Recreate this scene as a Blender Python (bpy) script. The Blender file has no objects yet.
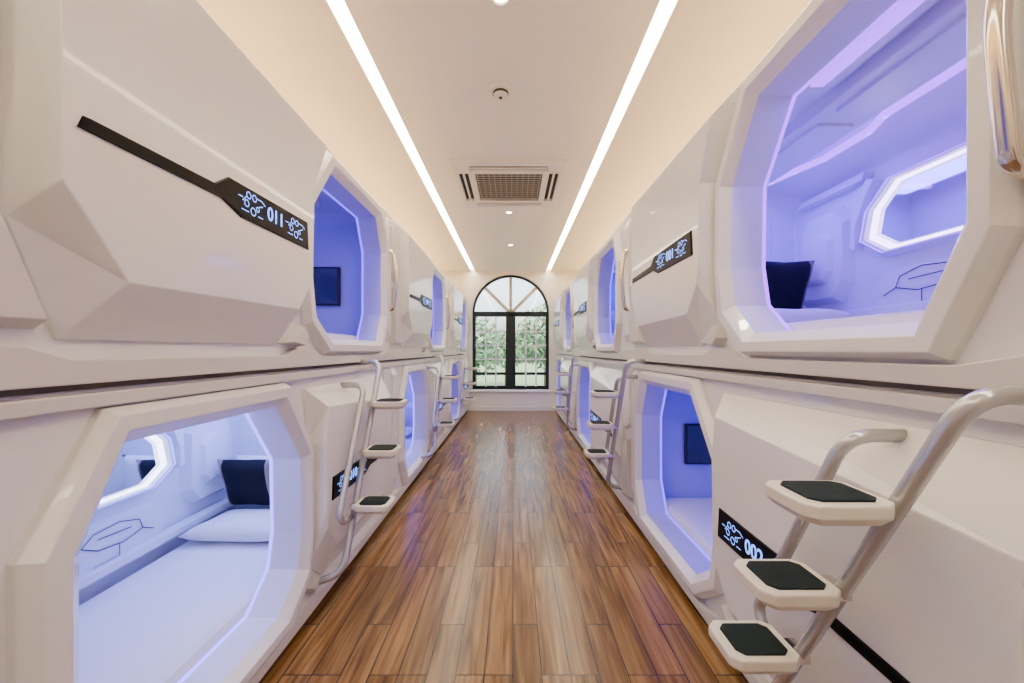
import bpy, bmesh, math, random
from mathutils import Matrix, Vector
random.seed(4)
SC=bpy.context.scene
COL=SC.collection
# ------------------------------------------------------------ materials
def mat(name, col, rough=.5, metal=0, emit=None, estr=0, coat=0, bump=0, bscale=30, spec=.5):
    m=bpy.data.materials.new(name); m.use_nodes=True
    nt=m.node_tree; b=nt.nodes['Principled BSDF']
    b.inputs['Base Color'].default_value=(*col,1); b.inputs['Roughness'].default_value=rough
    b.inputs['Metallic'].default_value=metal; b.inputs['Coat Weight'].default_value=coat
    b.inputs['Specular IOR Level'].default_value=spec
    if emit:
        b.inputs['Emission Color'].default_value=(*emit,1); b.inputs['Emission Strength'].default_value=estr
    if bump:
        n=nt.nodes.new('ShaderNodeTexNoise'); n.inputs['Scale'].default_value=bscale; n.inputs['Detail'].default_value=3
        tc=nt.nodes.new('ShaderNodeTexCoord'); nt.links.new(tc.outputs['Object'],n.inputs['Vector'])
        bp=nt.nodes.new('ShaderNodeBump'); bp.inputs['Strength'].default_value=bump; bp.inputs['Distance'].default_value=.01
        nt.links.new(n.outputs['Fac'],bp.inputs['Height']); nt.links.new(bp.outputs['Normal'],b.inputs['Normal'])
    return m
M_PL=mat('pod_plastic',(.87,.86,.82),.25,coat=.3,bump=.015,bscale=5)
M_PL2=mat('pod_plastic_trim',(.70,.67,.61),.32,coat=.15,bump=.015,bscale=5)
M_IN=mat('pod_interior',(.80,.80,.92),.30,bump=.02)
M_IN_LIT=mat('pod_interior_violet_lit',(.50,.49,.86),.32,bump=.02)  # same white plastic, violet lamp light mixed into its base colour
M_BLK=mat('number_strip_black',(.003,.003,.004),.4,spec=.08)
M_GLY=mat('glyph_glow',(.1,.2,.8),.4,emit=(.16,.32,1),estr=3.2)
M_LIN=mat('line_art',(.02,.02,.10),.5)
M_MET=mat('handle_metal',(.72,.66,.58),.14,metal=1)
M_RAIL=mat('ladder_paint',(.50,.50,.50),.2,metal=.45,coat=.4)
M_STEP=mat('step_plastic',(.76,.70,.56),.35,coat=.2)
M_PAD=mat('step_rubber',(.014,.022,.022),.8,bump=.6,bscale=220,spec=.12)
M_SHEET=mat('bed_sheet',(.88,.88,.93),.9,bump=.9,bscale=5)
M_PILL=mat('pillow_cotton',(.86,.85,.86),.9,bump=.5,bscale=9)
M_NAVY=mat('cushion_navy',(.008,.008,.016),.8,bump=.4,bscale=60,spec=.2)
M_TAN=mat('cushion_trim',(.30,.24,.20),.7)
M_TV=mat('tv_black',(.004,.004,.008),.12,emit=(.04,.04,.25),estr=.3)
M_TVB=mat('tv_bezel',(.01,.01,.02),.4)
M_MIR=mat('mirror_glass',(.75,.78,.9),.04,metal=1)
M_WALL=mat('wall_paint',(.84,.81,.72),.6,bump=.03,bscale=60)
M_CEIL=mat('ceiling_paint',(.88,.84,.74),.42,bump=.02,bscale=40)
M_STRIP=mat('ceiling_light_strip',(1,.95,.85),.5,emit=(1,.92,.74),estr=30)
M_COVE=mat('cove_led',(1,.8,.5),.5,emit=(1,.60,.24),estr=15)
M_DOWN=mat('downlight_lens',(1,1,1),.5,emit=(1,.88,.7),estr=25)
M_WHT=mat('ac_white',(.78,.76,.69),.4)
M_DK=mat('vent_dark',(.02,.018,.016),.7)
M_SEAM=mat('seam_shadow_strip',(.16,.13,.10),.7)  # dark colour stands in for the softened shade between stacked pods
M_WF=mat('window_frame_grey',(.008,.016,.016),.4,spec=.3)
M_WW=mat('window_muntin_white',(.9,.9,.87),.5)
M_BARK=mat('bark',(.12,.08,.05),.9,bump=.5)
M_LEAF=mat('leaves',(.03,.10,.04),.7)
M_LEAF2=mat('leaves_light',(.13,.27,.12),.7)
M_GRASS=mat('lawn',(.15,.24,.11),.9,bump=.5)
def mled(n,c,s): return mat(n,c,.5,emit=c,estr=s)
M_GL=bpy.data.materials.new('window_glass'); M_GL.use_nodes=True
nt=M_GL.node_tree; nt.nodes.clear()
o=nt.nodes.new('ShaderNodeOutputMaterial'); mx=nt.nodes.new('ShaderNodeMixShader'); mx.inputs[0].default_value=.06
t=nt.nodes.new('ShaderNodeBsdfTransparent'); g=nt.nodes.new('ShaderNodeBsdfGlossy'); g.inputs['Roughness'].default_value=.02
nt.links.new(t.outputs[0],mx.inputs[1]); nt.links.new(g.outputs[0],mx.inputs[2]); nt.links.new(mx.outputs[0],o.inputs[0])
# floor
M_FL=bpy.data.materials.new('wood_plank_tile'); M_FL.use_nodes=True
nt=M_FL.node_tree; b=nt.nodes['Principled BSDF']; L=nt.links.new
tc=nt.nodes.new('ShaderNodeTexCoord'); mp=nt.nodes.new('ShaderNodeMapping'); mp.inputs['Rotation'].default_value=(0,0,math.pi/2)
L(tc.outputs['Object'],mp.inputs['Vector'])
br=nt.nodes.new('ShaderNodeTexBrick'); br.offset=.37; br.offset_frequency=3; br.squash=1
br.inputs['Scale'].default_value=1; br.inputs['Brick Width'].default_value=.80; br.inputs['Row Height'].default_value=.115
br.inputs['Mortar Size'].default_value=.0026; br.inputs['Mortar Smooth'].default_value=.1
br.inputs['Color1'].default_value=(0,0,0,1); br.inputs['Color2'].default_value=(1,1,1,1); br.inputs['Mortar'].default_value=(.5,.5,.5,1)
L(mp.outputs[0],br.inputs['Vector'])
mp2=nt.nodes.new('ShaderNodeMapping'); mp2.inputs['Scale'].default_value=(1.5,26,1); L(mp.outputs[0],mp2.inputs['Vector'])
cv=nt.nodes.new('ShaderNodeVectorMath'); cv.operation='MULTIPLY_ADD'; L(br.outputs['Color'],cv.inputs[0]); cv.inputs[1].default_value=(7,9,5); L(mp2.outputs[0],cv.inputs[2])
nz=nt.nodes.new('ShaderNodeTexNoise'); nz.inputs['Scale'].default_value=1.3; nz.inputs['Detail'].default_value=7; nz.inputs['Distortion'].default_value=.6
L(cv.outputs[0],nz.inputs['Vector'])
cr=nt.nodes.new('ShaderNodeValToRGB'); e=cr.color_ramp.elements
e[0].position=.30; e[0].color=(.072,.030,.008,1); e[1].position=.72; e[1].color=(.29,.165,.056,1)
x=e.new(.5); x.color=(.18,.088,.027,1)
L(nz.outputs['Fac'],cr.inputs[0])
hs=nt.nodes.new('ShaderNodeHueSaturation'); ml=nt.nodes.new('ShaderNodeMapRange')
ml.inputs['To Min'].default_value=.76; ml.inputs['To Max'].default_value=1.24
sp=nt.nodes.new('ShaderNodeSeparateColor'); L(br.outputs['Color'],sp.inputs[0]); L(sp.outputs[0],ml.inputs['Value'])
L(ml.outputs[0],hs.inputs['Value']); L(cr.outputs[0],hs.inputs['Color'])
mm=nt.nodes.new('ShaderNodeMix'); mm.data_type='RGBA'; L(br.outputs['Fac'],mm.inputs[0]); L(hs.outputs[0],mm.inputs[6]); mm.inputs[7].default_value=(.02,.012,.007,1)
L(mm.outputs[2],b.inputs['Base Color']); b.inputs['Roughness'].default_value=.24; b.inputs['Specular IOR Level'].default_value=.42
bp=nt.nodes.new('ShaderNodeBump'); bp.inputs['Strength'].default_value=.25; bp.inputs['Distance'].default_value=.003; bp.invert=True
L(br.outputs['Fac'],bp.inputs['Height']); 
bp2=nt.nodes.new('ShaderNodeBump'); bp2.inputs['Strength'].default_value=.07; bp2.inputs['Distance'].default_value=.004
L(nz.outputs['Fac'],bp2.inputs['Height']); L(bp.outputs[0],bp2.inputs['Normal']); L(bp2.outputs[0],b.inputs['Normal'])

# ------------------------------------------------------------ mesh helpers
def mkmesh(name, verts, faces, m, smooth=False, recalc=True):
    me=bpy.data.meshes.new(name); bm=bmesh.new()
    vs=[bm.verts.new(v) for v in verts]
    for f in faces:
        try: bm.faces.new([vs[i] for i in f])
        except ValueError: pass
    if recalc: bmesh.ops.recalc_face_normals(bm, faces=bm.faces)
    if smooth:
        for f in bm.faces: f.smooth=True
    bm.to_mesh(me); bm.free(); me.materials.append(m); return me
def obj(name, me, parent=None, M=None, bevel=0, seg=2):
    ob=bpy.data.objects.new(name, me); COL.objects.link(ob)
    if parent: ob.parent=parent
    if M is not None: ob.matrix_local=M
    if bevel:
        md=ob.modifiers.new('bev','BEVEL'); md.width=bevel; md.segments=seg; md.limit_method='ANGLE'; md.angle_limit=math.radians(25)
    return ob
def empty(name, M=None):
    ob=bpy.data.objects.new(name,None); ob.empty_display_size=.2; COL.objects.link(ob)
    if M is not None: ob.matrix_world=M
    return ob
def boxv(x0,x1,y0,y1,z0,z1):
    v=[(x,y,z) for x in (x0,x1) for y in (y0,y1) for z in (z0,z1)]
    f=[(0,1,3,2),(4,6,7,5),(0,4,5,1),(2,3,7,6),(0,2,6,4),(1,5,7,3)]
    return v,f
def boxes(name, lst, m):
    V=[];F=[]
    for bb in lst:
        v,f=boxv(*bb); o=len(V); V+=v; F+=[tuple(i+o for i in q) for q in f]
    return mkmesh(name,V,F,m)
def box(name,bb,m,parent=None,bevel=0):
    return obj(name,boxes(name,[bb],m),parent,None,bevel)
LEN=2.66
BASEW=[(0,0),(.03,.235),(.06,.252),(.07,.26),(.10,.33),(.22,.40),(.5,.77),(1.0,1.265)]
WNEAR=BASEW+[(1.06,1.29),(1.2,1.375),(2.23,2.25),(2.34,2.34),(2.4,2.66)]
WNEAR2=BASEW+[(1.06,1.275),(1.2,1.33),(2.23,2.29),(2.34,2.41),(2.4,2.66)]
WFAR =BASEW+[(1.06,1.30),(1.2,1.40),(2.23,2.45),(2.34,2.55),(2.4,2.66)]
WARP=[WNEAR]
def wp(u):
    W=WARP[0]
    for (a,b),(c,d) in zip(W,W[1:]):
        if u<=c: return b+(d-b)*(u-a)/(c-a)
    return W[-1][1]+(u-W[-1][0])
def mp_(pts,mir,raw=False):
    r=[]
    for p in pts:
        u=p[0] if raw else wp(p[0]); r.append(((LEN-u) if mir else u,p[1]))
    return r
def lerp(A,B,t): return [(a[0]*(1-t)+b[0]*t,a[1]*(1-t)+b[1]*t) for a,b in zip(A,B)]
def loftmesh(name,rings,m,mir=False,cap0=False,cap1=True,raw=False):
    V=[];F=[];n=len(rings[0][0])
    for pts,d in rings:
        for p in mp_(pts,mir,raw): V.append((p[0],-d,p[1]))
    for r in range(len(rings)-1):
        for i in range(n):
            j=(i+1)%n; F.append((r*n+i,r*n+j,(r+1)*n+j,(r+1)*n+i))
    if cap0: F.append(tuple(range(n)))
    if cap1: F.append(tuple(range((len(rings)-1)*n,len(rings)*n)))
    return mkmesh(name,V,F,m)
def holeplate(name,outer,holes,t,m,bev=.0):
    cu=bpy.data.curves.new(name,'CURVE'); cu.dimensions='2D'; cu.fill_mode='BOTH'
    cu.extrude=t/2-bev; cu.bevel_depth=bev; cu.bevel_resolution=1; cu.offset=-bev
    for pts in [outer]+holes:
        s=cu.splines.new('POLY'); s.points.add(len(pts)-1); s.use_cyclic_u=True
        for i,p in enumerate(pts): s.points[i].co=(p[0],p[1],0,1)
    ob=bpy.data.objects.new('tmp',cu); COL.objects.link(ob)
    dg=bpy.context.evaluated_depsgraph_get(); dg.update()
    me=bpy.data.meshes.new_from_object(ob.evaluated_get(dg)); bpy.data.objects.remove(ob)
    for p in me.polygons: p.use_smooth=False
    me.name=name; me.materials.clear(); me.materials.append(m); return me
def tube_mesh(name,pts,r,m,fillet=.05,nf=6,ns=14):
    P=[Vector(p) for p in pts]; Q=[P[0]]
    for i in range(1,len(P)-1):
        a=(P[i-1]-P[i]); c=(P[i+1]-P[i]); f=min(fillet,a.length*.45,c.length*.45)
        A=P[i]+a.normalized()*f; C=P[i]+c.normalized()*f
        for k in range(nf+1):
            t=k/nf; Q.append(A*(1-t)**2+P[i]*2*t*(1-t)+C*t*t)
    Q.append(P[-1]); V=[];F=[]
    up=None
    for i,q in enumerate(Q):
        tn=(Q[min(i+1,len(Q)-1)]-Q[max(i-1,0)]).normalized()
        if up is None: up=tn.orthogonal().normalized()
        up=(up-tn*up.dot(tn)).normalized(); sd=tn.cross(up)
        for k in range(ns):
            a=2*math.pi*k/ns; V.append(q+up*math.cos(a)*r+sd*math.sin(a)*r)
    for i in range(len(Q)-1):
        for k in range(ns):
            j=(k+1)%ns; F.append((i*ns+k,i*ns+j,(i+1)*ns+j,(i+1)*ns+k))
    F.append(tuple(range(ns))); F.append(tuple(range((len(Q)-1)*ns,len(Q)*ns)))
    return mkmesh(name,V,F,m,smooth=True)
def ribbon(V,F,pts,w,y,closed=False):
    n=len(pts); rng=n if closed else n-1
    for i in range(rng):
        a=Vector(pts[i]); c=Vector(pts[(i+1)%n]); d=(c-a)
        if d.length<1e-6: continue
        d.normalize(); nrm=Vector((-d.y,d.x))*w/2; a=a-d*w*.3; c=c+d*w*.3
        o=len(V)
        for q in (a+nrm,a-nrm,c-nrm,c+nrm): V.append((q.x,y,q.y))
        F.append((o,o+1,o+2,o+3))
def circ(cx,cz,r,n=16,a0=0,a1=2*math.pi): return [(cx+r*math.cos(a0+(a1-a0)*i/n),cz+r*math.sin(a0+(a1-a0)*i/n)) for i in range(n)]

# ------------------------------------------------------------ pod design (local: x=along, -y=toward corridor, z=up)
H=[(1.20,.42),(1.21,.76),(1.42,1.03),(2.12,1.03),(2.23,.80),(2.23,.34),(2.12,.14),(1.40,.14),(1.24,.26)]
O=[(1.06,.42),(1.08,.80),(1.36,1.125),(2.18,1.125),(2.34,.84),(2.34,.30),(2.20,.055),(1.34,.055),(1.12,.20)]
ZN=.573; PD=.10
def yplate(name,outer,holes,d0,d1,m,mir,bev=.006):
    me=holeplate(name,mp_(outer,mir),[mp_(h,mir) for h in holes],abs(d1-d0),m,bev)
    me.transform(Matrix.Translation((0,-(d0+d1)/2,0))@Matrix.Rotation(math.pi/2,4,'X')); return me
def build_pod(mir,near):
    WARP[0]=(WNEAR2 if mir else WNEAR) if near else WFAR
    parts=[]
    add=lambda n,me,bev=0: parts.append((n,me,bev))
    def X(u): return LEN-u if mir else u
    add('fascia',yplate('fascia',[(.0005,0),(2.3995,0),(2.3995,1.172),(.0005,1.172)],[lerp(O,H,.5)],-.08,0,M_PL,mir,.008))
    add('opening_frame',loftmesh('opening_frame',[(O,-.005),(O,.018),(lerp(O,H,.20),.05),(lerp(O,H,.62),.05),(H,.012)],M_PL,mir,cap1=False),.0025)
    add('jamb',loftmesh('jamb',[(H,.012),(H,-.13)],M_IN,mir,cap1=False))
    hc=[(1.72,.6)]*9
    add('LEDL_opening',loftmesh('LED_opening',[(lerp(H,hc,.006),-.118),(lerp(H,hc,.012),-.130)],M_IN,mir,cap1=False))
    if mir:
        A=[(.03,1.09),(.03,.34),(.10,.10),(.86,.10),(1.03,.22),(1.045,.44),(1.06,.82),(1.12,1.08)]
        B=[(.06,.92),(.07,.47),(.22,.27),(.88,.27),(.985,.40),(1.0,.47),(1.015,.80),(.98,.99)]
    else:
        A=[(.03,1.165),(.03,.34),(.10,.10),(.86,.10),(1.03,.22),(1.045,.44),(1.06,.82),(1.30,1.15)]
        B=[(.06,1.075),(.07,.42),(.22,.235),(.88,.25),(.985,.38),(1.0,.47),(1.02,.82),(1.20,1.06)]
    add('front_panel',loftmesh('front_panel',[(A,-.005),(A,.012),(B,PD)],M_PL,mir),.003)
    C=[(.0,.085),(.0,.0),(2.4,.0),(2.4,.085),(2.36,.085),(2.22,.045),(1.30,.045),(1.18,.085),(1.0,.085),(.90,.055),(.12,.055),(.06,.085)]
    add('ledge',loftmesh('ledge',[(C,-.005),(C,.034)],M_PL2,mir),.003)
    if mir:
        C2=[(0,1.130),(LEN,1.130),(LEN,1.165),(0,1.165)]
        add('top_ledge',loftmesh('top_ledge',[(C2,-.003),(C2,.028)],M_PL2,mir,raw=True),.004)
    D=[(.88,.105),(1.06,.09),(1.13,.13),(1.05,.20)]
    add('accent_wedge',loftmesh('accent_wedge',[(D,0),(lerp(D,[(1.05,.13)]*4,.25),.05)],M_PL2,mir),.003)
    E=[(2.362,.14),(2.395,.14),(2.395,1.12),(2.362,1.12),(2.355,.9),(2.355,.3)]
    add('edge_post',loftmesh('edge_post',[(E,0),(lerp(E,[(2.375,.6)]*6,.12),.03)],M_PL,mir),.003)
    G=[(.003,.60),(.020,.54),(.026,.36),(.085,.12),(.003,.12)]
    add('corner_block',loftmesh('corner_block',[(G,0),(lerp(G,[(.015,.3)]*5,.10),.05)],M_PL2,mir),.003)
    G2=[(.003,1.13),(.026,1.13),(.026,.62),(.003,.68)]
    add('corner_block_top',loftmesh('corner_block_top',[(G2,0),(lerp(G2,[(.012,.9)]*4,.06),.035)],M_PL,mir),.003)
    S=[(.285,.538),(.295,.566),(.66,.578),(.72,.622),(1.205,.632),(1.215,.517),(.78,.515),(.69,.546)]
    S2=lerp(S,[(.9,ZN)]*8,.02)
    add('number_strip',loftmesh('number_strip',[(S,PD-.006),(S,PD+.004),(S2,PD+.007)],M_BLK,mir,raw=True))
    V=[];F=[]; y=-(PD+.0085)
    for k,c0 in enumerate((.83,1.10)):
        c0m=X(c0)
        for (dx,dz,r) in ((-.02,.026,.011),(.010,.026,.011),(-.03,-.004,.011),(.004,-.022,.013),(.028,-.006,.008)):
            ribbon(V,F,circ(c0m+dx,ZN+dz,r,12),.003,y,True)
        for (a,bb) in (((-.05,.0),(-.03,.02)),((.02,.03),(.05,.03)),((.03,-.03),(.055,-.03)),((-.055,-.03),(-.02,-.03)),((.035,.005),(.055,.012)),((-.07,.01),(-.05,.01)),((.05,.03),(.07,.02))):
            ribbon(V,F,[(c0m+a[0],ZN+a[1]),(c0m+bb[0],ZN+bb[1])],.003,y)
    add('strip_emblem',mkmesh('strip_emblem',V,F,M_GLY,recalc=False))
    q=LEN-.004
    V=[(0.004,.08,0),(q,.08,0),(q,1.05,0),(.004,1.05,0),(0.004,.08,1.172),(q,.08,1.172),(q,1.05,1.172),(.004,1.05,1.172)]
    add('carcass',mkmesh('carcass',V,[(1,2,6,5),(2,3,7,6),(3,0,4,7),(4,5,6,7),(0,3,2,1)],M_PL2,recalc=False))
    # ---- interior (raw coordinates)
    u0,u1,z0,z1=.40,LEN-.08,.06,1.13
    def octo(c,u0=u0,u1=u1,z0=z0,z1=z1): return [(u0+c,z0),(u1-c,z0),(u1,z0+c),(u1,z1-c),(u1-c,z1),(u0+c,z1),(u0,z1-c),(u0,z0+c)]
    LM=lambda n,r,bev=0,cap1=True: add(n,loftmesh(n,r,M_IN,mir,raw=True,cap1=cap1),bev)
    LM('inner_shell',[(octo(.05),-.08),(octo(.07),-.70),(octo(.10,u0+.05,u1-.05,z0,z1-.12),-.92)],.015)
    yb=-.915
    P1=[(.54,.34),(.54,.80),(.62,.90),(.82,.90),(.90,.80),(.90,.44),(.82,.34)]
    LM('inner_panel_a',[(P1,yb-.01),(lerp(P1,[(.72,.6)]*7,.14),yb+.05)],.003)
    P1b=lerp(P1,[(.72,.6)]*7,.42)
    LM('inner_panel_a2',[(P1b,yb+.03),(lerp(P1b,[(.72,.6)]*7,.2),yb+.08)],.003)
    P2=[(1.02,.24),(1.02,.40),(1.10,.47),(1.78,.47),(1.88,.38),(1.88,.24)]
    LM('inner_panel_b',[(P2,yb-.01),(lerp(P2,[(1.45,.34)]*6,.08),yb+.04)],.003)
    P3=[(1.98,.25),(1.98,.80),(2.08,.95),(2.40,.95),(2.40,.25)]
    LM('inner_panel_c',[(P3,yb-.01),(lerp(P3,[(2.2,.6)]*5,.15),yb+.035)],.003)
    P4=[(.50,.955),(.58,.99),(1.02,.99),(1.0,.955)]
    LM('inner_panel_d',[(P4,yb-.01),(P4,yb+.05)],.003)
    P5=[(.95,.60),(.95,.72),(1.01,.86),(1.06,.93),(1.02,.95),(.93,.86),(.92,.62)]
    LM('inner_panel_e',[(P5,yb-.01),(P5,yb+.045)],.003)
    hx=[(1.00,.64),(1.03,.78),(1.15,.895),(1.68,.895),(1.80,.78),(1.82,.64),(1.72,.555),(1.12,.555)]
    n8=8; cen=[(1.42,.72)]*8
    LM('mirror_surround',[(lerp(hx,cen,-.14),yb-.01),(lerp(hx,cen,-.02),yb+.05),(lerp(hx,cen,.02),yb+.05),(lerp(hx,cen,.05),yb+.01)],.003,False)
    add('mirror',loftmesh('mirror',[(lerp(hx,cen,.18),yb+.0),(lerp(hx,cen,.18),yb+.02)],M_MIR,mir,raw=True))
    def hexring(t0,t1,dz):
        V=[];F=[]
        a=mp_(lerp(hx,cen,t0),mir,True); c=mp_(lerp(hx,cen,t1),mir,True)
        for i in range(n8):
            j=(i+1)%n8;o=len(V); V+=[(a[i][0],-(yb+dz),a[i][1]),(a[j][0],-(yb+dz),a[j][1]),(c[j][0],-(yb+dz-.004),c[j][1]),(c[i][0],-(yb+dz-.004),c[i][1])]; F.append((o,o+1,o+2,o+3))
        return V,F
    add('LEDH_hex',mkmesh('LED_hex',*hexring(.05,.14,.03),M_IN,recalc=False))
    add('LEDL_hex_halo',mkmesh('LED_hex_halo',*hexring(-.03,.02,.0515),M_IN,recalc=False))
    def bx(u0,u1,d0,d1,z0,z1):
        a,c=sorted((X(u0),X(u1))); return (a,c,-d1,-d0,z0,z1)
    def bxs(n,lst,m,bev=0):
        add(n,boxes(n,[bx(*q) for q in lst],m),bev)
    bxs('ceiling_relief',[(.62,2.3,-.62,-.36,1.075,1.14),(1.45,1.98,-.32,-.16,1.10,1.14),(.75,1.2,-.31,-.17,1.10,1.14)],M_IN,.008)
    bxs('ceiling_relief_inset',[(.80,1.3,-.57,-.41,1.060,1.08),(1.4,2.1,-.57,-.41,1.060,1.08)],M_IN,.004)
    path=[(2.35,-.72),(1.90,-.72),(1.80,-.66),(1.35,-.66),(1.22,-.71),(.95,-.71),(.80,-.66),(.66,-.62),(.60,-.52),(.60,-.16)]
    V=[];F=[]
    P=[Vector((X(p[0]),-p[1])) for p in path]
    for a_,c_ in zip(P,P[1:]):
        d=(c_-a_).normalized(); n_=Vector((-d.y,d.x))*.010; a2=a_-d*.004; c2=c_+d*.004; o=len(V)
        for zz in (1.072,1.10):
            for q_ in (a2+n_,a2-n_,c2-n_,c2+n_): V.append((q_.x,q_.y,zz))
        for f in ((0,1,2,3),(4,5,6,7),(0,1,5,4),(1,2,6,5),(2,3,7,6),(3,0,4,7)): F.append(tuple(i+o for i in f))
    add('LEDL_line',mkmesh('LED_line',V,F,M_IN))
    bxs('LEDL_lamp',[(1.52,1.92,-.265,-.215,1.09,1.10),(.92,1.25,-.265,-.225,1.09,1.10)],M_IN)
    bxs('inner_ledge',[(.46,2.50,-.90,-.84,.24,.29),(.42,.46,-.85,-.15,.30,.36)],M_IN,.010)
    bxs('end_relief',[(.38,.425,-.78,-.55,.45,.98),(.38,.42,-.45,-.2,.42,.9)],M_IN,.010)
    V=[];F=[];n=20
    for r,uu in ((.045,.43),(.045,.445),(.03,.452),(.0005,.440)):
        for k in range(n):
            a=2*math.pi*k/n; V.append((X(uu),.665+r*math.cos(a),.86+r*math.sin(a)))
    for r in range(3):
        for k in range(n): j=(k+1)%n; F.append((r*n+k,r*n+j,(r+1)*n+j,(r+1)*n+k))
    add('speaker',mkmesh('speaker',V,F,M_PL2))
    V=[];F=[]; yy=.868
    for pts,cl in (([(1.2,.42),(1.3,.45),(1.42,.44),(1.47,.40),(1.40,.36),(1.28,.345),(1.18,.37)],True),([(1.24,.40),(1.4,.41)],False),([(1.47,.40),(1.58,.42),(1.62,.36)],False),([(1.12,.34),(1.18,.37)],False),([(1.3,.345),(1.3,.29),(1.42,.29)],False)):
        ribbon(V,F,mp_(pts,mir,True),.005,yy,cl)
    for (dx,dz,r) in ((1.55,.33,.02),(1.60,.33,.02),(1.52,.29,.015)): ribbon(V,F,mp_(circ(dx,dz,r,10),mir,True),.004,yy,True)
    add('line_art',mkmesh('line_art',V,F,M_LIN,recalc=False))
    bxs('mattress',[(.44,LEN-.10,-.86,-.135,.07,.185)],M_SHEET,.035)
    return parts
POD={(m,n):build_pod(m,n) for m in (False,True) for n in (False,True)}
ME_H=tube_mesh('grab_handle',[(0,-.0,.86),(0,-.060,.845),(0,-.085,.64),(0,-.060,.40),(0,-.0,.385)],.0165,M_MET,.05)

# soft goods
def pillow_mesh(name,w,h,t,m,n=18):
    V=[];F=[]
    for s in (1,-1):
        for i in range(n+1):
            for j in range(n+1):
                x=-1+2*i/n; y=-1+2*j/n
                th=((1-x**4)*(1-y**4))**.5
                k=1-.07*(1-abs(x))*y*y; k2=1-.07*(1-abs(y))*x*x
                V.append((x*w/2*k2,y*h/2*k,s*t/2*th*(1+.06*math.sin(5*x+3*y))))
    N=(n+1)**2
    for s in (0,1):
        for i in range(n):
            for j in range(n):
                a=s*N+i*(n+1)+j; F.append((a,a+1,a+n+2,a+n+1))
    me=mkmesh(name,V,F,m,smooth=True,recalc=False)
    bm=bmesh.new(); bm.from_mesh(me); bmesh.ops.remove_doubles(bm,verts=bm.verts,dist=.0005); bmesh.ops.recalc_face_normals(bm,faces=bm.faces); bm.to_mesh(me); bm.free()
    return me
ME_PIL=pillow_mesh('pillow',.58,.38,.11,M_PILL)
ME_CUS=pillow_mesh('throw_cushion',.34,.34,.11,M_NAVY)
ME_CUS.materials.append(M_TAN)
for p in ME_CUS.polygons:
    if abs(p.center.x)>.125: p.material_index=1

LEDC={}
def ledmat(key,c,s):
    if key not in LEDC: LEDC[key]=mled('led_'+key,c,s)
    return LEDC[key]
def make_pod(side,ystart,upper,num,style,hu=2.60,lamps=1):
    if side=='L': Mb=Matrix.Translation((-1.0,ystart,0))@Matrix.Rotation(math.pi/2,4,'Z')
    else: Mb=Matrix.Translation((.93,ystart,0))@Matrix.Rotation(-math.pi/2,4,'Z')
    z=1.223 if upper else .035
    Mb=Mb@Matrix.Translation((0,0,z)); mir=not upper
    near=(side=='R')==upper
    e=empty('sleeping_pod',Mb)
    lc,pw,key,lh,ll=style
    for n,me,bev in POD[(mir,near)]:
        ob=obj(n,me,e,None,bev)
        if n.startswith('LED'):
            c,s=lh if n.startswith('LEDH') else ll
            ob.data=me.copy(); ob.data.materials.clear(); ob.data.materials.append(ledmat(key+n[:4],c,s)); ob.name='led_'+n[5:]
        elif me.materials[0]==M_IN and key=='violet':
            ob.material_slots[0].link='OBJECT'; ob.material_slots[0].material=M_IN_LIT
    X=lambda u: LEN-u if mir else u
    tx=bpy.data.curves.new('pod_number','FONT'); tx.body=num; tx.size=.070; tx.align_x='CENTER'; tx.align_y='CENTER'; tx.extrude=.0005; tx.offset=.0005; tx.materials.append(M_GLY)
    to=bpy.data.objects.new('pod_number',tx); COL.objects.link(to); to.parent=e
    to.matrix_local=Matrix.Translation((X(.965),-(PD+.0088),ZN))@Matrix.Rotation(math.pi/2,4,'X')
    if upper: obj('grab_handle',ME_H,e,Matrix.Translation((hu,0,0)))
    else:
        obj('plinth',boxes('plinth',[(0,LEN,.0,1.0,-.035,.0)],M_DK),e)
        obj('seam_shade_strip',boxes('seam_shade_strip',[(0,LEN,.012,.05,1.172,1.188)],M_SEAM),e)  # filler strip added in the gap, coloured as seam shade
    LS_={0:(),1:((1.15,-.48,.8,.3,1),),2:((.85,-.45,.6,.4,.7),(1.72,-.24,.38,.05,.3))}[lamps]
    for (u,d,sx,sy,w) in LS_:
        la=bpy.data.lights.new('pod_lamp','AREA'); la.shape='RECTANGLE'; la.size=sx; la.size_y=sy; la.energy=pw*w; la.color=lc
        lo=bpy.data.objects.new('pod_lamp',la); COL.objects.link(lo); lo.parent=e; lo.matrix_local=Matrix.Translation((X(u),-d,1.056))
    s=-1 if mir else 1
    R=Matrix.Rotation
    if lamps:
        p=obj('pillow',ME_PIL); p.matrix_world=Mb@Matrix.Translation((X(.84),.53,.237))@R(s*math.radians(-4),4,'Y')@R(math.pi/2,4,'Z')
        p=obj('pillow',ME_PIL); p.matrix_world=Mb@Matrix.Translation((X(.54),.53,.40))@R(s*math.radians(-74),4,'Y')@R(math.pi/2,4,'Z')
        c=obj('throw_cushion',ME_CUS); c.matrix_world=Mb@Matrix.Translation((X(.69),.645,.435))@R(s*math.radians(-70),4,'Y')@R(math.pi/2,4,'Z')
    t=empty('television',Mb)
    a,c2=sorted((X(LEN-.115),X(LEN-.083)))
    obj('bezel',boxes('bezel',[(a,c2,.34,.80,.42,.72)],M_TVB),t,None,.008)
    a,c2=sorted((X(LEN-.118),X(LEN-.11)))
    obj('screen',boxes('screen',[(a,c2,.355,.785,.435,.705)],M_TV),t)
VIO=((.05,.03,1.0),12,'violet',((.35,.30,1.0),3),((.16,.08,1.0),2.6))
BLU=((.08,.09,1.0),11,'lav',((.6,.6,1.0),5),((.22,.17,1.0),3.5))
WHT=((.28,.36,1.0),13,'white',((.75,.80,1.0),7),((.24,.20,1.0),3.5))
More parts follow.
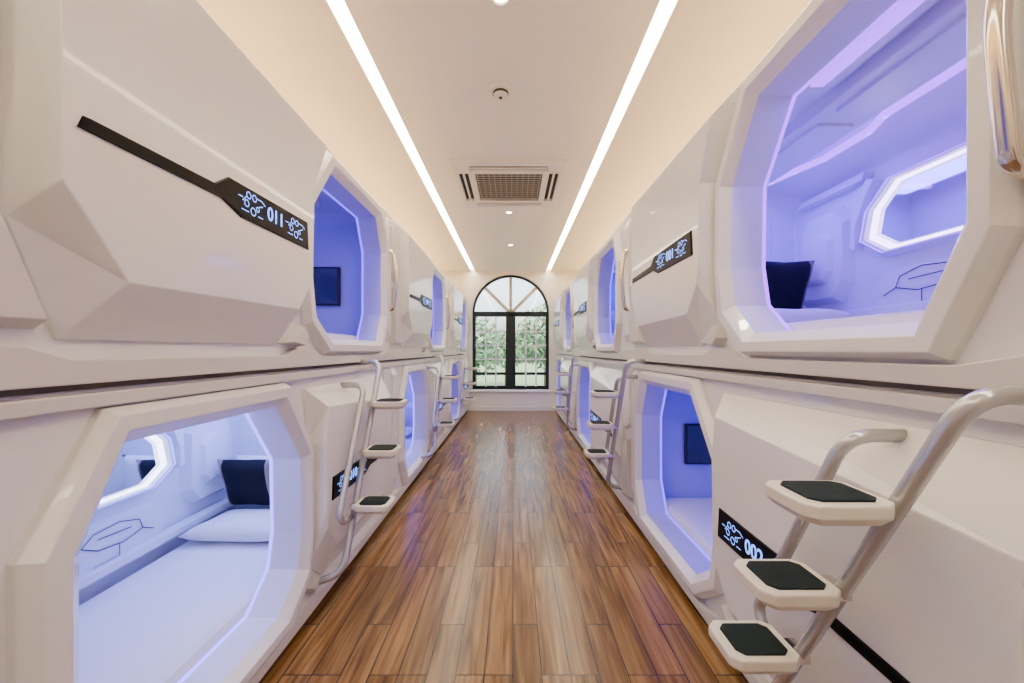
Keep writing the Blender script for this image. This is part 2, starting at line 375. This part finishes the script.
LAV=((.14,.09,1.0),13,'pinkv',((.80,.64,1.0),7),((.36,.06,1.0),3.2))
for i,y in enumerate((-2.12,.54,3.20,5.86)):
    make_pod('L',y,True,['013','011','009','007'][i],VIO,2.60,1 if i else 0)
    make_pod('L',y,False,['012','010','008','006'][i],[VIO,WHT,BLU,VIO][i],lamps=[0,2,1,1][i])
for i,y in enumerate((.40,3.06,5.72,8.38)):
    make_pod('R',y,True,['000','001','003','005'][i],[VIO,LAV,VIO,VIO][i],2.36 if i<2 else 2.60,[0,2,1,1][i])
    make_pod('R',y,False,['014','002','004','006'][i],VIO,lamps=1 if i else 0)

# ------------------------------------------------------------ ladders
def make_ladder(side,y0):
    if side=='L': Mb=Matrix.Translation((-1.0,y0,0))@Matrix.Rotation(math.pi/2,4,'Z')
    else: Mb=Matrix.Translation((.93,y0,0))@Matrix.Rotation(-math.pi/2,4,'Z')
    e=empty('step_ladder',Mb)
    obj('rail_outer',LA,e); obj('rail_inner',LB,e)
    for k,(u,z) in enumerate(((0,.5),(.13,.75),(.26,1.0))):
        T=Matrix.Translation((u,-.265,z))
        obj('step_%d'%k,LS,e,T,.005); obj('pad_%d'%k,LP,e,T,.003)
        obj('bracket_%d'%k,LK,e,T)
LA=tube_mesh('rail_outer',[(.43,-.0,1.225),(.43,-.155,1.225),(-.13,-.155,.19),(-.16,-.0,.15)],.0175,M_RAIL,.09,8,16)
LB=tube_mesh('rail_inner',[(.17,-.0,1.10),(.17,-.150,1.10),(-.165,-.150,.485),(-.13,-.155,.44),(-.02,-.155,.425)],.016,M_RAIL,.07,8,16)
so=[(-.080,-.075),(-.055,-.098),(.055,-.098),(.080,-.075),(.080,.065),(.058,.088),(-.058,.088),(-.080,.065)]
def prism(name,pts,zs,m):
    V=[];F=[];n=len(pts)
    for z,k in zs:
        for p in pts: V.append((p[0]*k,p[1]*k,z))
    for r in range(len(zs)-1):
        for i in range(n): j=(i+1)%n; F.append((r*n+i,r*n+j,(r+1)*n+j,(r+1)*n+i))
    F.append(tuple(range(n))); F.append(tuple(range((len(zs)-1)*n,len(zs)*n)))
    return mkmesh(name,V,F,m)
LS=prism('step',so,[(-.044,.82),(-.026,1),(-.004,1),(0,.98)],M_STEP)
LP=prism('pad',so,[(-.002,.74),(.004,.74),(.005,.73)],M_PAD)
LK=boxes('bracket',[(-.02,.045,.075,.125,-.035,-.010)],M_MET)
for y in (2.12,4.40,6.7): make_ladder('L',y)
for y in (1.106,3.16,5.6): make_ladder('R',y)

# ------------------------------------------------------------ room shell
Y0,Y1=-2.3,8.55; XL,XR=-2.1,2.03; ZC=2.98
box('floor',(XL-.1,XR+.1,Y0-.1,Y1+.2,-.1,0),M_FL)
box('wall_left',(XL-.1,XL,Y0-.1,Y1,0,ZC+.2),M_WALL)
box('wall_right',(XR,XR+.1,Y0-.1,Y1,0,ZC+.2),M_WALL)
box('wall_back',(XL,XR,Y0-.1,Y0,0,ZC+.2),M_WALL)
ce=empty('ceiling')
ls,rs,hw_=-.855,.750,.042
a0,a1,b0,b1=ls-hw_,ls+hw_,rs-hw_,rs+hw_
obj('ceiling_panels',boxes('ceiling_panels',[(a1,b0,Y0,Y1,ZC,ZC+.05),(XL,a0,Y0,Y1,ZC,ZC+.05),(b1,XR,Y0,Y1,ZC,ZC+.05),(XL-.1,XR+.1,Y0,Y1+.2,ZC+.12,ZC+.2)]+
   [(q0,q1,Y0,Y1,ZC+.0502,ZC+.12) for q0,q1 in ((a0-.03,a0),(a1,a1+.03),(b0-.03,b0),(b1,b1+.03))],M_CEIL),ce)
for c in (ls,rs):
    obj('linear_ceiling_light',boxes('linear_light',[(c-hw_+.004,c+hw_-.004,Y0+.02,Y1-.12,ZC+.02,ZC+.06)],M_STRIP))
for xe in (-1.75,1.68):
    obj('cove_light',boxes('cove_light',[(xe-.05,xe+.05,Y0+.1,Y1-.2,2.41,2.44)],M_COVE))
box('wall_near_right',(.93,XR,Y0,-2.262,0,2.395),M_WALL)
box('wall_near_left',(XL,-1.0,Y0,-2.122,0,2.395),M_WALL)
box('wall_end_right',(.93,XR,8.383,Y1,0,2.395),M_WALL)
wc=-.05; R=.825; zb=.45; zs=2.09
arch=[(wc-R,zb),(wc+R,zb)]+[(wc+R*math.cos(math.pi*i/32),zs+R*math.sin(math.pi*i/32)) for i in range(33)]
wm=holeplate('wall_window',[(XL-.1,0),(XR+.1,0),(XR+.1,ZC+.12),(XL-.1,ZC+.12)],[arch],.2,M_WALL)
wm.transform(Matrix.Translation((0,Y1+.1,0))@Matrix.Rotation(math.pi/2,4,'X')); obj('wall_window',wm)
win=empty('window_1')
def archring(name,R0,R1,y0,y1,m):
    def outl(r,b):
        return [(wc-r,b),(wc+r,b)]+[(wc+r*math.cos(math.pi*i/32),zs+r*math.sin(math.pi*i/32)) for i in range(33)]
    a=outl(R0,zb+(R-R0)); c=outl(R1,zb+(R-R1))
    V=[];F=[];n=len(a)
    for pts,y in ((a,y0),(a,y1),(c,y1),(c,y0)):
        for p in pts: V.append((p[0],y,p[1]))
    for r in range(4):
        q=(r+1)%4
        for i in range(n): j=(i+1)%n; F.append((r*n+i,r*n+j,q*n+j,q*n+i))
    return mkmesh(name,V,F,m)
yw=Y1+.08
obj('frame_outer',archring('frame_outer',R-.001,R-.045,yw,yw+.07,M_WF),win)
bars=[(wc-R+.02,wc+R-.02,yw-.01,yw+.07,zs-.07,zs+.04),(wc-.075,wc+.075,yw-.01,yw+.07,zb+.02,zs)]
for sx in (-1,1):
    xa,xb=sorted((wc+sx*.075,wc+sx*(R-.04)))
    bars+=[(xa,xb,yw,yw+.06,.76,.82),(xa,xb,yw,yw+.06,zb+.03,zb+.08),
           (xa,xa+.03,yw,yw+.06,zb+.05,zs-.05),(xb-.03,xb,yw,yw+.06,zb+.05,zs-.05)]
obj('casement_frames',boxes('casement_frames',bars,M_WF),win,None,.004)
mt=[]
for sx in (-1,1):
    xa,xb=sorted((wc+sx*.10,wc+sx*(R-.06)))
    for f in (.34,.67):
        xm=xa+(xb-xa)*f; mt.append((xm-.013,xm+.013,yw-.002,yw+.02,zb+.06,zs-.06))
    for q in (1.10,1.40,1.70): mt.append((xa+.005,xb-.005,yw-.002,yw+.02,q-.013,q+.013))
obj('muntins',boxes('muntins',mt,M_WW),win)
V=[];F=[]
def bar2(p,q,w,y0,y1):
    a=Vector(p);c=Vector(q);d=(c-a).normalized();n_=Vector((-d.y,d.x))*w/2; o=len(V)
    for y in (y0,y1):
        for s in (a+n_,a-n_,c-n_,c+n_): V.append((s.x,y,s.y))
    for f in ((0,1,2,3),(4,5,6,7),(0,1,5,4),(1,2,6,5),(2,3,7,6),(3,0,4,7)): F.append(tuple(i+o for i in f))
for a in (45,90,135):
    aa=math.radians(a); bar2((wc,zs),(wc+(R-.03)*math.cos(aa),zs+(R-.03)*math.sin(aa)),.07,yw+.0,yw+.05)
obj('fan_muntins',mkmesh('fan_muntins',V,F,mat('muntin_cream',(.58,.50,.38),.5)),win)
gv=[(p[0],yw+.055,p[1]) for p in arch]; obj('glass',mkmesh('glass',gv,[tuple(range(len(gv)))],M_GL),win)
obj('window_sill',boxes('window_sill',[(wc-R-.06,wc+R+.06,Y1-.05,Y1+.06,zb-.045,zb-.002)],M_WW),win,None,.008)
box('baseboard_end',(-1.0,.93,Y1-.015,Y1-.001,0,.09),M_WHT,None,.004)
dr=empty('door_1')
obj('leaf',boxes('leaf',[(-.45,.45,Y0+.002,Y0+.04,0.005,2.05)],mat('door_wood',(.35,.2,.1),.4)),dr,None,.004)
obj('casing',boxes('casing',[(-.53,-.455,Y0+.002,Y0+.05,0.002,2.13),(.455,.53,Y0+.002,Y0+.05,.002,2.13),(-.455,.455,Y0+.002,Y0+.05,2.055,2.13)],M_WHT),dr)

# ------------------------------------------------------------ ceiling fittings
def disc(name,x,y,prof,m,parent,n=32):
    V=[];F=[]
    for r,z in prof:
        for k in range(n): a=2*math.pi*k/n; V.append((x+r*math.cos(a),y+r*math.sin(a),z))
    for r in range(len(prof)-1):
        for k in range(n): j=(k+1)%n; F.append((r*n+k,r*n+j,(r+1)*n+j,(r+1)*n+k))
    F.append(tuple(range((len(prof)-1)*n,len(prof)*n)))
    return obj(name,mkmesh(name,V,F,m,smooth=False),parent)
sd=empty('smoke_detector')
disc('base',-.08,2.58,[(.072,ZC),(.072,ZC-.018),(.062,ZC-.022)],M_WHT,sd)
disc('vent_ring',-.08,2.58,[(.050,ZC-.02),(.050,ZC-.034),(.044,ZC-.036)],M_DK,sd)
disc('cap',-.08,2.58,[(.046,ZC-.034),(.044,ZC-.046),(.03,ZC-.052)],M_WHT,sd)
disc('lens',-.08,2.58,[(.012,ZC-.052),(.010,ZC-.058)],M_DK,sd,12)
for (x,y) in ((-.06,1.90),(-.05,4.88),(-.04,6.4),(-.05,-.6)):
    dl=empty('recessed_downlight')
    disc('trim_ring',x,y,[(.055,ZC),(.053,ZC-.006),(.042,ZC-.007),(.038,ZC-.002)],M_WHT,dl)
    disc('lamp',x,y,[(.034,ZC-.002),(.03,ZC-.004)],M_DOWN,dl)
    la=bpy.data.lights.new('downlight','SPOT'); la.energy=25; la.color=(1,.90,.7); la.spot_size=math.radians(110); la.spot_blend=.8; la.shadow_soft_size=.04
    lo=bpy.data.objects.new('downlight_lamp',la); COL.objects.link(lo); lo.parent=dl; lo.location=(x,y,ZC-.03)
ac=empty('ceiling_air_conditioner')
ax,ay,hw,hl=-.04,4.08,.52,.56; z0=ZC-.035
me=holeplate('panel',[(-hw,-hl),(hw,-hl),(hw,hl),(-hw,hl)],[[(-.32,-.34),(.32,-.34),(.32,.34),(-.32,.34)],[(-.36,-.49),(.36,-.49),(.36,-.40),(-.36,-.40)],[(-.36,.40),(.36,.40),(.36,.49),(-.36,.49)],[(-.47,-.34),(-.38,-.34),(-.38,.34),(-.47,.34)],[(.38,-.34),(.47,-.34),(.47,.34),(.38,.34)]],.035,M_WHT,.006)
me.transform(Matrix.Translation((ax,ay,z0+.0175))); obj('panel',me,ac)
obj('duct_dark',boxes('duct_dark',[(ax-.49,ax+.49,ay-.51,ay+.51,z0+.028,z0+.034)],M_DK),ac)
sl=[]
for k in range(14): yy=ay-.325+k*.05; sl.append((ax-.32,ax+.32,yy-.004,yy+.004,z0+.004,z0+.012))
for k in range(12): xx=ax-.30+k*.0545; sl.append((xx-.0035,xx+.0035,ay-.34,ay+.34,z0+.006,z0+.012))
obj('louvers',boxes('louvers',sl,mat('grille_grey',(.36,.34,.30),.5)),ac)
sl=[]
for s in (-1,1):
    sl.append((ax-.36,ax+.36,ay+s*.445-.010,ay+s*.445+.010,z0+.004,z0+.010)); sl.append((ax+s*.425-.010,ax+s*.425+.010,ay-.34,ay+.34,z0+.004,z0+.010))
obj('flaps',boxes('flaps',sl,M_WHT),ac)

# ------------------------------------------------------------ outside
box('lawn',(-30,30,Y1+.3,50,-.35,-.3),M_GRASS)
def tree(x,y,h,r,seed,nl=1500):
    rnd=random.Random(seed); e=empty('garden_tree')
    obj('trunk',tube_mesh('trunk',[(x,y,-.29),(x+.02,y,h*.45),(x-.05,y+.05,h*.85)],.07,M_BARK,.2,4,8),e)
    for q in range(7):
        a=q*2.4; zz=h*(.35+.07*q)
        obj('branch_%d'%q,tube_mesh('branch',[(x,y,zz),(x+math.cos(a)*r*.45,y+math.sin(a)*r*.45,zz+.2),(x+math.cos(a)*r*.85,y+math.sin(a)*r*.85,zz+.4)],.022,M_BARK,.1,3,6),e)
    for mi,mm_ in enumerate((M_LEAF,M_LEAF2)):
        V=[];F=[]
        for k in range(nl):
            while True:
                p=Vector((rnd.uniform(-1,1),rnd.uniform(-1,1),rnd.uniform(-1,1)))
                if p.length<1: break
            c=Vector((x+p.x*r,y+p.y*r,h*.62+p.z*h*.40))
            a=Vector((rnd.gauss(0,1),rnd.gauss(0,1),rnd.gauss(0,1))).normalized(); b2=a.orthogonal().normalized()
            s=rnd.uniform(.05,.10); o=len(V)
            V+= [c-a*s*1.5,c+b2*s*.6,c+a*s*1.5,c-b2*s*.6]; F.append((o,o+1,o+2,o+3))
        obj('foliage_%d'%mi,mkmesh('foliage',V,F,mm_,recalc=False),e)
tree(-1.2,12.4,2.3,.95,1,330); tree(1.1,13.4,2.8,1.0,2,420); tree(-.3,17.5,2.2,1.2,3,300); tree(2.6,14.5,3.0,1.3,5,900); tree(-3.3,15,3.0,1.4,6,900)

# ------------------------------------------------------------ world + sun
w=bpy.data.worlds.new('sky'); SC.world=w; w.use_nodes=True; nt=w.node_tree
bg=nt.nodes['Background']; sk=nt.nodes.new('ShaderNodeTexSky'); sk.sky_type='NISHITA'; sk.sun_disc=False; sk.sun_elevation=math.radians(50); sk.sun_rotation=math.radians(160); sk.dust_density=5
hsv=nt.nodes.new('ShaderNodeHueSaturation'); hsv.inputs['Saturation'].default_value=.6
nt.links.new(sk.outputs[0],hsv.inputs['Color']); nt.links.new(hsv.outputs[0],bg.inputs['Color']); bg.inputs['Strength'].default_value=1.2
sn=bpy.data.lights.new('sun','SUN'); sn.energy=3; sn.color=(1,.96,.9); so_=bpy.data.objects.new('sun',sn); COL.objects.link(so_); so_.rotation_euler=(math.radians(38),0,math.radians(25))

# ------------------------------------------------------------ camera
cam=bpy.data.cameras.new('camera'); cam.sensor_width=36; cam.lens=36*400/1024; cam.shift_y=8.5/1024; cam.shift_x=-1/1024; cam.clip_start=.02
co=bpy.data.objects.new('camera',cam); COL.objects.link(co); co.location=(0,0,1.3); co.rotation_euler=(math.pi/2,0,0); SC.camera=co
